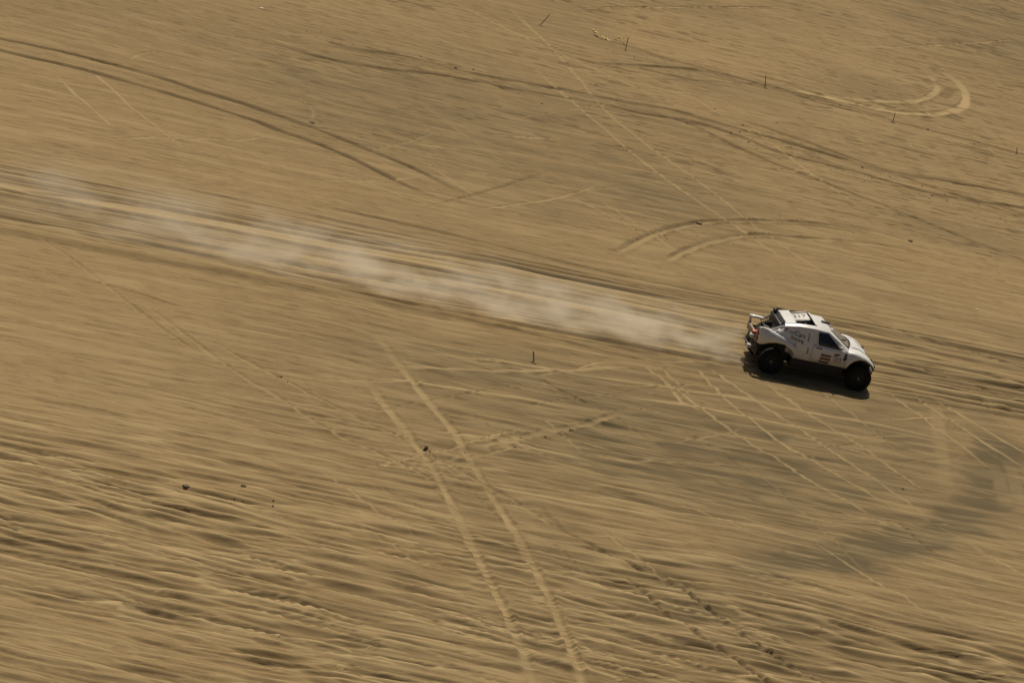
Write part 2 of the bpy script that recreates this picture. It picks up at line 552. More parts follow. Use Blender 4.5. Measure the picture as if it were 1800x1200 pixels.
# 7 broad worn lines across the upper right
for pts, dk in (([(540, 62), (620, 85), (700, 96), (820, 125), (900, 140), (1000, 158), (1100, 180), (1180, 195), (1310, 232), (1425, 262), (1550, 296), (1650, 315), (1810, 345)], 0.75),
                ([(430, 48), (520, 85), (640, 112), (780, 130), (900, 155), (1025, 177), (1125, 200), (1250, 225), (1375, 270), (1500, 300), (1650, 342), (1810, 368)], 0.85),
                ([(1180, 205), (1300, 262), (1420, 310), (1560, 365), (1700, 420), (1810, 462)], 0.35),
                ([(1280, 205), (1400, 245), (1560, 300), (1700, 350), (1810, 385)], 0.25),
                ([(1000, 110), (1250, 128), (1345, 152), (1450, 180), (1570, 210), (1700, 242), (1810, 270)], 0.45),
                ([(1020, 55), (1100, 82), (1220, 118), (1345, 150), (1450, 176), (1560, 205)], 0.30)):
    track(pts, 0.15, 0.042, 0.016, 0, min(1, dk * 1.2), (0.12, 0.0), 1.3)
# 8 thin pale lines crossing the upper centre
for pts in ([(880, 0), (960, 75), (1020, 140), (1065, 195), (1120, 240), (1176, 280), (1254, 336), (1323, 393), (1397, 445), (1488, 505), (1540, 540)],
            [(930, 110), (1020, 190), (1075, 235), (1128, 280), (1193, 328), (1262, 375), (1332, 423), (1397, 466), (1440, 495)],
            [(790, 0), (850, 30), (900, 55), (975, 90), (1070, 132), (1160, 172), (1240, 205)],
            [(1000, 340), (1060, 370), (1120, 405), (1185, 440)],
            [(1060, 352), (1090, 372), (1150, 412), (1195, 445)],
            [(150, 118), (190, 150), (230, 185), (270, 215), (330, 262)],
            [(100, 135), (150, 178), (205, 225)],
            [(1000, 15), (1130, 14), (1250, 12), (1420, 14)],
            [(1490, 82), (1600, 85), (1700, 80), (1800, 70)],
            [(180, 245), (300, 240), (420, 243), (480, 235)],
            [(840, 365), (900, 358), (980, 345), (1060, 322)]):
    track(pts, 0.08, 0.016, 0.018, 0.65, 0, (0.12, 0.2), 0.7)
# 9 loop of a turning car, upper right
track([(1290, 122), (1383, 153), (1467, 172), (1550, 192), (1606, 198), (1656, 198), (1689, 189), (1698, 175), (1692, 156), (1672, 136), (1633, 117), (1578, 89)], 0.21, 0.012, 0.04, 1.0, 0, (0.25, 0.35), 0.7)
track([(1400, 150), (1494, 172), (1564, 178), (1611, 178), (1639, 167), (1647, 153), (1633, 133), (1611, 111)], 0.17, 0.010, 0.03, 0.8, 0, (0.35, 0.4), 0.8)
track([(1655, 175), (1668, 165), (1672, 152)], 0.25, 0.02, 0.0, 0, 0.5, (0.2, 0.2), 0.5)
# 10 pair of arcs behind the car
track([(1075, 448), (1107, 432), (1124, 423), (1159, 408), (1215, 393), (1263, 388), (1345, 388), (1432, 393), (1510, 403), (1605, 423), (1713, 466)], 0.15, 0.045, 0.05, 0.6, 0, (0.06, 0.4), 0.6)
track([(1172, 458), (1206, 440), (1263, 421), (1323, 413), (1410, 418), (1540, 429), (1648, 453), (1713, 468)], 0.15, 0.045, 0.05, 0.55, 0, (0.06, 0.4), 0.6)
track([(1085, 437), (1115, 420), (1150, 405), (1205, 391), (1238, 389)], 0.12, 0.03, 0.0, 0, 0.8, (0.1, 0.1), 0.7)
track([(1180, 449), (1210, 432), (1260, 415), (1320, 407)], 0.10, 0.02, 0.0, 0, 0.5, (0.1, 0.3), 0.7)
track([(1340, 385), (1432, 390), (1510, 398), (1605, 420)], 0.09, 0.02, 0.0, 0, 0.5, (0.3, 0.1), 0.7)
# 11 small arcs upper left
track([(515, 165), (540, 178), (552, 195), (545, 212)], 0.08, 0.02, 0.02, 0.4, 0, (0.2, 0.2), 0.5)
track([(225, 108), (240, 98), (265, 93), (290, 92)], 0.08, 0.02, 0.02, 0.4, 0, (0.2, 0.2), 0.5)
# 12 long ruts on the road, and two right of the car where it will drive
for pts, w, dp, dk, pl in (([(-10, 360), (250, 398), (560, 447), (900, 520), (1310, 604)], 0.12, 0.03, 0.25, 0),
                           ([(-10, 335), (250, 362), (560, 418), (900, 480), (1300, 566)], 0.14, 0.04, 0.35, 0),
                           ([(-10, 385), (300, 432), (560, 492), (800, 540), (1060, 592), (1310, 640)], 0.20, -0.05, 0, 0.65),
                           ([(280, 322), (560, 378), (900, 450), (1200, 515), (1340, 545)], 0.10, 0.035, 0.40, 0),
                           ([(500, 345), (800, 410), (1050, 470), (1300, 525), (1500, 580), (1810, 650)], 0.10, 0.04, 0.40, 0),
                           ([(1480, 545), (1600, 590), (1720, 625), (1810, 650), (2000, 703)], 0.09, 0.035, 0.35, 0),
                           ([(1540, 625), (1640, 655), (1740, 690), (1810, 716), (2000, 787)], 0.09, 0.03, 0.35, 0),
                           ([(1545, 650), (1640, 675), (1720, 700), (1810, 735), (2000, 809)], 0.14, -0.04, 0.0, 0.4),
                           ([(1540, 600), (1640, 630), (1740, 660), (1810, 690), (2000, 771)], 0.14, -0.04, 0.0, 0.45),
                           ([(600, 505), (800, 550), (930, 580), (1080, 620), (1160, 635)], 0.14, 0.035, 0.35, 0)):
    track(pts, w, dp, 0.012, pl, dk, (0.1, 0.1), 0.25)

# many faint crossing scratches from earlier runs
rs = random.Random(21)
for k in range(84):
    if k < 62:
        x0, y0 = rs.uniform(480, 1700), rs.uniform(590, 930)
    else:
        x0, y0 = rs.uniform(450, 1500), rs.uniform(30, 420)
    ln = rs.uniform(120, 380)
    an = radians(rs.choice([rs.uniform(28, 42), rs.uniform(28, 42), rs.uniform(12, 20), rs.uniform(2, 9), rs.uniform(-14, -4)]))
    bend = rs.uniform(-.12, .12)
    pts = [(x0 + ln * t * cos(an + bend * t), y0 + ln * t * sin(an + bend * t)) for t in (0, .33, .66, 1)]
    pl = rs.random()
    track(pts, rs.uniform(.05, .08), 0.018, 0.016, .85 * pl, 0.7 * max(0, .6 - pl), (0.3, 0.3), 0.9)
# straight wheel lines down the road
for k in range(90):
    o_ = rs.uniform(-.02, 1.02)
    x0 = rs.uniform(-40, 1450) if k < 42 else rs.uniform(1150, 1550)
    x1 = x0 + rs.uniform(350, 900) + (400 if x0 > 1100 else 0)
    f0 = lambda x: (398 + (641 - 398) * x / 1300) * (1 - o_) + (272 + (528 - 272) * x / 1300) * o_
    pts = [(x, f0(x) + rs.uniform(-3, 3)) for x in (x0, x0 * .6 + x1 * .4, x1)]
    if rs.random() < .5:
        track(pts, rs.uniform(.05, .10), 0.03, 0.012, 0, rs.uniform(.3, .9), (0.15, 0.2), 0.3)
    else:
        track(pts, rs.uniform(.05, .11), -0.03, 0.0, rs.uniform(.4, .8), 0, (0.15, 0.2), 0.3)
# fresh ruts of this car
CARC = (np.array(uv_of(1349.8, 656.5)) + np.array(uv_of(1503.2, 686.5))) / 2 + np.array([0, 1.0])
for sg in (-.845, .845):
    track([(CARC[0] + 1.4 - 2.5 * k, CARC[1] + sg + .02 * sin(k * 1.7)) for k in range(14)], .17, .035, .030, .5, 0, (0.0, 0.5), .7, raw=True)

# broken dark flecks: kicked-up damp sand, drawn out along the driving direction
fl1 = vn(UU / 0.75, VS_ / 0.17, 5) * 0.6 + vn(UU / 0.38, VS_ / 0.11, 6) * 0.4
fl2 = vn(UU / 2.2, VS_ / 0.30, 7)
clus = 0.5 + 0.5 * vn(UU / 3.2, VV / 2.0, 3)
upper = sstep(4, 14, VV - road_hi)
fleck = sstep(0.30, 0.55, fl1 + 0.25 * (clus - 0.5)) * (0.25 + 0.75 * clus) * (0.20 + 0.8 * upper) * (1 - 0.7 * road)
fleck *= sstep(100, 700, PX) * 0.75 + 0.25
dark = np.maximum(dark, 0.75 * fleck)
H -= 0.030 * fleck
band = np.exp(-((VV - vline((1000, 150), (1810, 385))) / 2.2) ** 2) * sstep(0.25, 0.6, fl1 + 0.15) * sstep(900, 1150, PX)
dark = np.maximum(dark, 0.65 * band)
H += 0.02 * band
# ripple contrast in the colour: crests paler, troughs darker
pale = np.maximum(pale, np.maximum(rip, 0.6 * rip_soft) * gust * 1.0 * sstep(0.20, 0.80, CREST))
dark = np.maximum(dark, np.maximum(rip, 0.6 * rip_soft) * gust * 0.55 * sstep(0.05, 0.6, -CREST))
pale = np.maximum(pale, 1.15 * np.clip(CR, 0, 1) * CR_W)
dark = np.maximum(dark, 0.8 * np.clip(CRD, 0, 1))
# pale blown sand in streaks
pale = np.maximum(pale, 0.30 * sstep(0.15, 0.75, fl2) * (1 - 0.4 * upper))
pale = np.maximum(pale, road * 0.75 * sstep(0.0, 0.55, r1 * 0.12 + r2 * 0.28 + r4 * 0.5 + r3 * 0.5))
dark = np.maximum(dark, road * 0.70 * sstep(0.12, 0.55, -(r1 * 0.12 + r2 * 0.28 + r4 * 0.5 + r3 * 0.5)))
grav = np.maximum(grav, 0.30 * sstep(0.0, 0.8, vn(UU / 6, VV / 3.5, 2)) * sstep(200, 800, PX) * (1 - road))

# broad patches: pale sand blown off darker grit, plus shadow colour under the car
thin = 0.92 + 0.45 * vn(UU / 1.6, VS_ / 0.45, 3) + 0.25 * vn(UU / 0.8, VS_ / 0.2, 6)
for px, py, ru, rv_, am in ((1250, 800, 10, 7, .85), (1480, 760, 7, 7, .60), (760, 190, 10, 8, .55), (450, 120, 7, 6, .22), (1140, 330, 5, 5, .6),
                            (1760, 50, 6, 9, .55), (950, 670, 7, 4, .60), (1400, 665, 6, 2.4, .75), (1690, 700, 4, 3, .5), (1550, 520, 5, 4, .22), (1000, 1000, 6, 4, .25),  # patch at the car deepens its shadow through the ground colour
                            (1230, 1060, 6, 5, .5), (820, 1120, 7, 3, .35), (300, 60, 8, 10, .22)):
    a0 = uv_of(px, py)
    grav = np.maximum(grav, am * thin * np.exp(-((UU - a0[0]) / ru) ** 2 - ((VV - a0[1]) / rv_) ** 2))
grav = np.clip(grav, 0, 1)

# quiet, firm ground under the car
CARC = (np.array(uv_of(1349.8, 656.5)) + np.array(uv_of(1503.2, 686.5))) / 2 + np.array([0, 1.0])
under = sstep(1.6, 0.8, np.abs(UU - CARC[0]) / 1.9) * sstep(2.0, 0.9, np.abs(VV - CARC[1]) / 1.1)
H *= (1 - 0.92 * under)

LIM = 0.10 + 0.14 * rip
H = HB * (1 - 0.92 * under) + LIM * np.tanh((H - HB * (1 - 0.92 * under)) / LIM)
fade_out = sstep(150, 30, np.abs(VV)) * sstep(150, 40, np.abs(UU))
H *= fade_out
FX = inside & (PX > -60) & (PX < 1860) & (PY > -60) & (PY < 1260)


def ground_z(x, y):
    u, v = x * EU[0] + y * EU[1], x * EV[0] + y * EV[1]
    i = int(np.clip(np.searchsorted(v_all, v), 0, len(v_all) - 1))
    j = int(np.clip(np.searchsorted(UU[i], u), 0, UU.shape[1] - 1))
    return float(H[i, j])


nr, nc = UU.shape
co = np.stack([XX, YY, H], axis=-1).reshape(-1, 3).astype(np.float32)
idx = np.arange(nr * nc, dtype=np.int32).reshape(nr, nc)
quads = np.stack([idx[:-1, :-1], idx[:-1, 1:], idx[1:, 1:], idx[1:, :-1]], axis=-1).reshape(-1, 4)
gm = bpy.data.meshes.new('ground')
gm.vertices.add(len(co))
gm.vertices.foreach_set('co', co.ravel())
gm.loops.add(quads.size)
gm.loops.foreach_set('vertex_index', quads.ravel())
gm.polygons.add(len(quads))
gm.polygons.foreach_set('loop_start', np.arange(0, quads.size, 4, dtype=np.int32))
gm.polygons.foreach_set('use_smooth', np.ones(len(quads), dtype=bool))
gm.update(calc_edges=True)
for nm, arr in (('pale', pale), ('dark', dark), ('gravel', grav), ('along', UU), ('across', np.where(np.abs(UU) < 80, VS_, VV))):
    a = gm.attributes.new(nm, 'FLOAT', 'POINT')
    a.data.foreach_set('value', np.clip(arr, -3000, 3000).astype(np.float32).ravel())

gmat, nt, b = new_mat('desert_sand')


def attr(nt, nm):
    n = node(nt, 'ShaderNodeAttribute', attribute_name=nm)
    return n.outputs['Fac']


cx = node(nt, 'ShaderNodeCombineXYZ')
nt.links.new(attr(nt, 'along'), cx.inputs[0])
nt.links.new(attr(nt, 'across'), cx.inputs[1])
vec = cx.outputs[0]


def stretch(sx, sy):
    n = node(nt, 'ShaderNodeVectorMath', operation='MULTIPLY')
    nt.links.new(vec, n.inputs[0])
    n.inputs[1].default_value = (sx, sy, 1)
    return n.outputs[0]


big = noise(nt, stretch(0.06, 0.09), 1.0, 3)
mid = noise(nt, stretch(0.35, 1.6), 1.0, 5)
fine = noise(nt, stretch(1.3, 9.0), 1.0, 4, 0.6)
grain = noise(nt, vec, 60, 2)
c = mix(nt, ramp(nt, big, 0.35, 0.65), (0.284, 0.183, 0.079, 1), (0.230, 0.154, 0.069, 1))
c = mix(nt, math_(nt, 'MULTIPLY', ramp(nt, mid, 0.35, 0.72), 0.45), c, (0.192, 0.127, 0.055, 1))
c = mix(nt, math_(nt, 'MULTIPLY', ramp(nt, fine, 0.48, 0.70), 0.55), c, (0.150, 0.098, 0.042, 1))
c = mix(nt, math_(nt, 'MULTIPLY', ramp(nt, fine, 0.46, 0.26), 0.45), c, (0.41, 0.283, 0.130, 1))
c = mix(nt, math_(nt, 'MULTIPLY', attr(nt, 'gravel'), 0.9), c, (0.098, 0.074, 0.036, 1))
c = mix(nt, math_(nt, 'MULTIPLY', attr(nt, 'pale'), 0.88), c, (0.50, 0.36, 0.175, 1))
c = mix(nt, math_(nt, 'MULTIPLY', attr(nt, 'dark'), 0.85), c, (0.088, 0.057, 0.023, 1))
c = mix(nt, 0.10, c, mix(nt, grain, (0.12, 0.08, 0.04, 1), (0.5, 0.38, 0.22, 1)))
nt.links.new(c, b.inputs['Base Color'])
b.inputs['Roughness'].default_value = 0.95
b.inputs['Specular IOR Level'].default_value = 0.12
bump = node(nt, 'ShaderNodeBump')
bump.inputs['Strength'].default_value = 0.35
bump.inputs['Distance'].default_value = 0.012
hh = math_(nt, 'ADD', fine, math_(nt, 'MULTIPLY', noise(nt, stretch(6, 16), 1.0, 4, 0.65), 0.8))
nt.links.new(hh, bump.inputs['Height'])
nt.links.new(bump.outputs[0], b.inputs['Normal'])
ground = link('ground', gm, gmat)
tag(ground, 'tan desert sand with wind ripples, wheel tracks and long straight ruts', kind='structure')

# ------------------------------------------------------------------ rally car
CAR_POS = Vector(((P_A.x + P_B.x) / 2 - sin(HEAD) * 1.0, (P_A.y + P_B.y) / 2 + cos(HEAD) * 1.0, 0.0))
car = bpy.data.objects.new('rally_car', None)
COL.objects.link(car)
car.location = CAR_POS
car.rotation_euler = (0, 0, HEAD)
tag(car, 'white desert rally buggy with big black tyres racing right across the sand, dust behind', 'rally car')

# stations along the body: x, then (y, z) of seven points from sill to roof centre
ST = [
    (-1.34, [(.50, .70), (.58, .74), (.60, 1.05), (.90, 1.18), (.72, 1.58), (.62, 1.635), (0, 1.66)]),
    (-0.90, [(.50, .66), (.58, .70), (.60, .98), (.93, 1.10), (.76, 1.67), (.62, 1.725), (0, 1.75)]),
    (-0.82, [(.85, .64), (.93, .67), (.97, .95), (.94, 1.25), (.77, 1.69), (.62, 1.74), (0, 1.77)]),
    (-0.50, [(.86, .64), (.94, .67), (.98, .95), (.94, 1.25), (.77, 1.70), (.61, 1.755), (0, 1.79)]),
    (-0.27, [(.86, .64), (.94, .67), (.98, .95), (.94, 1.25), (.76, 1.70), (.60, 1.76), (0, 1.80)]),
    (0.20, [(.86, .64), (.94, .67), (.98, .95), (.93, 1.24), (.73, 1.665), (.57, 1.74), (0, 1.79)]),
    (0.56, [(.86, .64), (.94, .67), (.97, .95), (.92, 1.22), (.77, 1.46), (.62, 1.50), (0, 1.62)]),
    (0.90, [(.85, .64), (.92, .66), (.95, .95), (.91, 1.19), (.80, 1.25), (.64, 1.28), (0, 1.42)]),
    (0.97, [(.84, .64), (.91, .66), (.94, .95), (.88, 1.18), (.78, 1.225), (.62, 1.255), (0, 1.37)]),
    (1.02, [(.50, .60), (.58, .63), (.62, .95), (.66, 1.15), (.62, 1.22), (.52, 1.255), (0, 1.335)]),
    (1.14, [(.50, .60), (.58, .63), (.62, .95), (.66, 1.14), (.62, 1.21), (.52, 1.245), (0, 1.285)]),
    (1.42, [(.49, .58), (.57, .61), (.60, .90), (.63, 1.08), (.59, 1.16), (.49, 1.20), (0, 1.245)]),
    (1.72, [(.46, .56), (.54, .59), (.57, .82), (.58, .94), (.54, 1.00), (.45, 1.04), (0, 1.09)]),
    (1.86, [(.42, .58), (.48, .60), (.50, .74), (.50, .82), (.46, .87), (.38, .90), (0, .95)]),
]
SX = [s[0] for s in ST]


def ring_at(x):
    x = min(max(x, SX[0]), SX[-1])
    for (xa, A), (xb, B) in zip(ST, ST[1:]):
        if x <= xb:
            t = (x - xa) / (xb - xa)
            return [(a[0] + (b_[0] - a[0]) * t, a[1] + (b_[1] - a[1]) * t) for a, b_ in zip(A, B)]


def side_y(x, z):
    R = ring_at(x)[1:6]
    if z <= R[0][1]: return R[0][0]
    for a, b_ in zip(R, R[1:]):
        if z <= b_[1]:
            return a[0] + (b_[0] - a[0]) * (z - a[1]) / max(b_[1] - a[1], 1e-4)
    return R[-1][0]


def top_z(x, y):
    R = ring_at(x)[3:][::-1]
    y = abs(y)
    for a, b_ in zip(R, R[1:]):
        if y <= b_[0]:
            return a[1] + (b_[1] - a[1]) * (y - a[0]) / max(b_[0] - a[0], 1e-4)
    return R[-1][1]


bm = bmesh.new()
rows = []
for x, pts in ST:
    half = [(y, z) for y, z in pts]
    ring = [(x, 0, half[0][1])] + [(x, -y, z) for y, z in half] + [(x, y, z) for y, z in half[:-1][::-1]]
    rows.append(ring)
Rv = grid(bm, rows, loop=True)
bm.faces.new(Rv[0])
bm.faces.new(Rv[-1][::-1])
# the opening in the roof
bm.faces.ensure_lookup_table()
kill = [f for f in bm.faces if (lambda c: -0.90 < c.x < -0.27 and c.z > 1.7 and abs(c.y) < 0.4)(f.calc_center_median())]
bmesh.ops.delete(bm, geom=kill, context='FACES_ONLY')
body = obj('body', bm, M['paint'], car, 28)
bv = body.modifiers.new('round', 'BEVEL')
bv.width, bv.segments, bv.limit_method, bv.angle_limit = 0.025, 2, 'ANGLE', radians(28)


def side_panel(name, outline, mat, off, sgn=-1, parent=None, nx=10, nz=5, thick=0.012):
    """a panel lying on the flank: outline = four (x, z) corners, bottom-rear, bottom-front, top-front, top-rear"""
    bm = bmesh.new()
    a, b_, c_, d_ = [Vector(p) for p in outline]
    rows = []
    for j in range(nz + 1):
        t = j / nz
        row = []
        for i in range(nx + 1):
            s = i / nx
            p = a.lerp(b_, s).lerp(d_.lerp(c_, s), t)
            row.append((p.x, sgn * (side_y(p.x, p.y) + off), p.y))
        rows.append(row)
    grid(bm, rows)
    o = obj(name, bm, mat, parent or car, 40)
    return solid(o, thick, 1.0 if sgn < 0 else -1.0)


def roof_panel(name, xs, ys, mat, off, parent=None, bow=0.0, thick=0.012):
    """xs: rear/front x; ys: half widths there; follows the top surface"""
    bm = bmesh.new()
    rows = []
    for i in range(11):
        t = i / 10
        row = []
        for j in range(13):
            s = -1 + 2 * j / 12
            y = s * (ys[0] + (ys[1] - ys[0]) * t)
            x = xs[0] + (xs[1] - xs[0]) * t - bow * s * s * t
            row.append((x, y, top_z(x, y) + off))
        rows.append(row)
    grid(bm, rows)
    o = obj(name, bm, mat, parent or car, 60)
    return solid(o, thick, -1.0)


# doors, side windows, windscreen, bonnet
for sgn in (-1, 1):
    d = side_panel('door', [(-0.30, .70), (0.80, .70), (0.84, 1.20), (-0.26, 1.24)], M['paint'], 0.014, sgn)
    hb = bmesh.new()
    yy = side_y(-.06, 1.16) + .02
    box(hb, -.16, .04, sgn * yy - .014, sgn * yy + .014, 1.135, 1.175, .008, Matrix.Rotation(radians(6), 4, 'Y') if False else None)
    obj('handle', hb, M['black'], d)
    w = side_panel('side_window', [(-0.10, 1.275), (0.66, 1.235), (0.16, 1.625), (-0.15, 1.625)], M['glass'], 0.012, sgn)
    # slim frame round the window
    fb = bmesh.new()
    fr = [(-0.10, 1.275), (0.66, 1.235), (0.16, 1.625), (-0.15, 1.625), (-0.10, 1.275)]
    pts = []
    for p, q in zip(fr, fr[1:]):
        for k in range(5):
            t = k / 5
            x, z = p[0] + (q[0] - p[0]) * t, p[1] + (q[1] - p[1]) * t
            pts.append((x, sgn * (side_y(x, z) + .018), z))
    pts.append(pts[0])
    tube(fb, pts, 0.012, 5)
    obj('window_frame', fb, M['black'], w)
    # door mirror
    mb = bmesh.new()
    my = side_y(.70, 1.25)
    tube(mb, [(.68, sgn * (my - .02), 1.22), (.66, sgn * (my + .08), 1.27)], .015, 6)
    box(mb, .61, .69, sgn * (my + .13) - .06, sgn * (my + .13) + .06, 1.25, 1.35, .02)
    obj('mirror', mb, M['paint_dull'], car)

ws = roof_panel('windscreen', (0.27, 1.13), (.545, .66), M['screen'], 0.012, bow=0.16)
bonnet = roof_panel('bonnet', (1.16, 1.74), (.50, .44), M['paint'], 0.014)
bm = bmesh.new()
pts = [(1.13 - .16 * (s * s), .66 * s, top_z(1.13 - .16 * s * s, .66 * s) + .018) for s in [k / 8 - 1 for k in range(17)]]
tube(bm, pts, .022, 6)
obj('windscreen_seal', bm, M['black'], ws)
bm = bmesh.new()
tube(bm, [(1.02, -.10, top_z(1.02, .1) + .03), (.86, -.34, top_z(.86, .34) + .03), (.74, -.46, top_z(.74, .46) + .03)], .012, 5)
obj('wiper', bm, M['black'], ws)

# roof: recess, its pan, the tilted number plate, hatch vent
bm = bmesh.new()
box(bm, -.895, -.275, -.575, .575, 1.45, 1.50)
for y0, y1 in ((-.60, -.578), (.578, .60)):
    box(bm, -.895, -.275, y0, y1, 1.45, 1.735)
box(bm, -.915, -.897, -.60, .60, 1.45, 1.735)
box(bm, -.273, -.255, -.60, .60, 1.45, 1.745)
obj('roof_recess', bm, M['black'], car)
PLm = Matrix.Translation((-.63, .17, 1.735)) @ Matrix.Rotation(radians(-15), 4, 'Y')
bm = bmesh.new()
box(bm, -.29, .27, -.34, .26, -.015, .015, .012, PLm)
box(bm, -.29, .29, .275, .32, -.05, .05, .01, PLm)
plate = obj('number_plate', bm, M['plate'], car)
bm = bmesh.new()
box(bm, -.29, .27, -.37, -.345, -.10, .0, .008, PLm)
obj('plate_bracket', bm, M['steel'], plate)


def text(name, s, size, mat, place, parent, thick=0.004, res=3, wide=1.0, spacing=1.0):
    """lettering as thin raised print; place maps (x, y, h) of the text to the car"""
    cu = bpy.data.curves.new(name, 'FONT')
    cu.body = s
    cu.size = size
    cu.align_x, cu.align_y = 'CENTER', 'CENTER'
    cu.resolution_u = res
    cu.extrude = thick
    cu.offset = 0.0
    cu.space_character = spacing
    tmp = bpy.data.objects.new(name, cu)
    COL.objects.link(tmp)
    dg = bpy.context.evaluated_depsgraph_get()
    me = bpy.data.meshes.new_from_object(tmp.evaluated_get(dg))
    bpy.data.objects.remove(tmp)
    bpy.data.curves.remove(cu)
    for v in me.vertices:
        v.co = place(v.co.x * wide, v.co.y, v.co.z)
    me.materials.clear()
    return link(name, me, mat, parent)


text('plate_number', '317', .36, M['ink'], lambda x, y, h: PLm @ Vector((x - .03, y - .03, .017 + h)), plate, wide=.85)

bm = bmesh.new()
box(bm, .02, .30, -.06, .06, 1.775, 1.83, .02, None)
box(bm, .295, .305, -.05, .05, 1.785, 1.82)
bmesh.ops.translate(bm, vec=(0, -.12, 0), verts=bm.verts[:])
rv_ = obj('roof_vent', bm, M['black'], car)
# rear roof panel and its front lip
roof_panel('rear_roof_panel', (-1.33, -.92), (.61, .60), M['paint'], 0.010)
bm = bmesh.new()
box(bm, -.275, -.21, -.58, .58, 1.755, 1.80, .02)
obj('roof_lip', bm, M['paint'], car)


# fenders: swept shells over each wheel; st = (x, outer y, edge z, crown y, crown z, inner y, inner z)
def fender(name, st, sgn):
    bm = bmesh.new()
    rows = []
    for x, yo, ze, yc, zc, yi, zi in st:
        row = [(x, sgn * yo, ze), (x, sgn * (yo + .005), ze + (zc - ze) * .30), (x, sgn * (yo - .015), ze + (zc - ze) * .62),
               (x, sgn * (yc + .03), ze + (zc - ze) * .88), (x, sgn * yc, zc), (x, sgn * (yc * .65 + yi * .35), zc + (zi - zc) * .2 + .012), (x, sgn * yi, zi)]
        rows.append(row)
    grid(bm, rows)
    o = obj(name, bm, M['paint'], car, 50)
    solid(o, .018, 0)
    return o


FF = [(.90, .95, .66, .90, 1.16, .62, 1.22), (.985, .97, .66, .91, 1.17, .60, 1.23), (1.06, .985, .82, .92, 1.18, .58, 1.23), (1.17, 1.0, .96, .92, 1.19, .56, 1.22),
      (1.34, 1.01, 1.05, .92, 1.18, .55, 1.20), (1.53, 1.01, 1.05, .91, 1.13, .53, 1.14), (1.68, 1.0, .99, .89, 1.07, .50, 1.07),
      (1.80, .97, .92, .86, .99, .46, .99), (1.90, .92, .83, .80, .90, .42, .90), (1.96, .86, .74, .75, .79, .40, .79)]
RF = [(-.74, .965, .72, .945, .98, .90, 1.0), (-.80, .98, .74, .955, 1.02, .80, 1.05), (-.90, 1.0, .88, .96, 1.06, .74, 1.10), (-1.0, 1.01, .96, .96, 1.12, .70, 1.16), (-1.22, 1.02, 1.07, .95, 1.235, .64, 1.26),
      (-1.52, 1.02, 1.085, .92, 1.33, .60, 1.33), (-1.76, .99, 1.02, .87, 1.39, .58, 1.36), (-1.90, .95, .94, .82, 1.41, .58, 1.36), (-2.02, .90, .90, .77, 1.415, .58, 1.36), (-2.10, .84, .93, .72, 1.39, .58, 1.34)]
for sgn in (-1, 1):
    fender('front_fender', FF, sgn)
fender('rear_fender', RF, -1)
# the far rear flank is stripped to a rail on a post
bm = bmesh.new()
rows = []
for x, y, z in ((-2.08, .74, 1.26), (-1.9, .76, 1.265), (-1.75, .76, 1.255), (-1.62, .74, 1.245)):
    rows.append([(x, y - .085, z - .02), (x, y - .07, z + .02), (x, y + .07, z + .03), (x, y + .085, z - .01)])
grid(bm, rows)
o = solid(obj('rear_fender', bm, M['paint'], car, 50), .025, 0)
o['label'] = 'stripped far rear fender, only a white top rail'
bm = bmesh.new()
tube(bm, [(-1.62, .74, 1.25), (-1.36, .70, 1.50)], .035, 8)
obj('roof_strut', bm, M['paint_dull'], car)
bm = bmesh.new()
tube(bm, [(-2.06, .72, 1.25), (-1.99, .72, .90)], [.035, .045], 8)
obj('fender_post', bm, M['paint_dull'], car)

# sail panels behind the cab with a rolled top edge
for sgn in (-1, 1):
    bm = bmesh.new()
    a = [(-1.70, .70, 1.385), (-1.52, .71, 1.485), (-1.335, .715, 1.58)]
    if sgn < 0:
        lower = [(-1.70, .80, 1.33), (-1.52, .84, 1.25), (-1.335, .90, 1.17)]
        grid(bm, [[(x, sgn * y, z) for x, y, z in a], [(x, sgn * y, z) for x, y, z in lower]])
        o = solid(obj('sail_panel', bm, M['paint'], car), .02, 0)
        bm = bmesh.new()
        tube(bm, [(x, sgn * y, z + .01) for x, y, z in a], .028, 8)
        obj('sail_rail', bm, M['paint'], o)
    else:
        bm.free()

# rear bay: deck, cage, spare wheel, engine cover
bm = bmesh.new()
box(bm, -2.0, -1.35, -.56, .56, .70, .98, .02)
box(bm, -1.46, -1.35, -.66, .66, .98, 1.60, .01)
box(bm, -1.72, -1.47, -.56, .60, .99, 1.22, .04)
obj('engine_cover', bm, M['black'], car)
bm = bmesh.new()
for sgn in (-1, 1):
    tube(bm, [(-1.40, sgn * .60, .95), (-1.39, sgn * .62, 1.62), (-1.30, sgn * .60, 1.72)], .028, 8)
tube(bm, [(-1.32, -.6, 1.70), (-1.34, 0, 1.72), (-1.32, .6, 1.70)], .028, 8)
tube(bm, [(-1.39, -.6, 1.1), (-1.39, .6, 1.55)], .022, 8)
tube(bm, [(-1.75, -.57, 1.25), (-1.75, .57, 1.25)], .022, 8)
obj('roll_cage', bm, M['cage'], car)
bm = bmesh.new()
box(bm, -1.43, -1.34, .42, .62, 1.60, 1.74, .03)
tube(bm, [(-1.39, .5, 1.70), (-1.32, .44, 1.77), (-1.22, .42, 1.77)], .03, 8)
obj('air_snorkel', bm, M['black'], car)

# wheels --------------------------------------------------------------
TYRE_R, TYRE_W = .425, .31


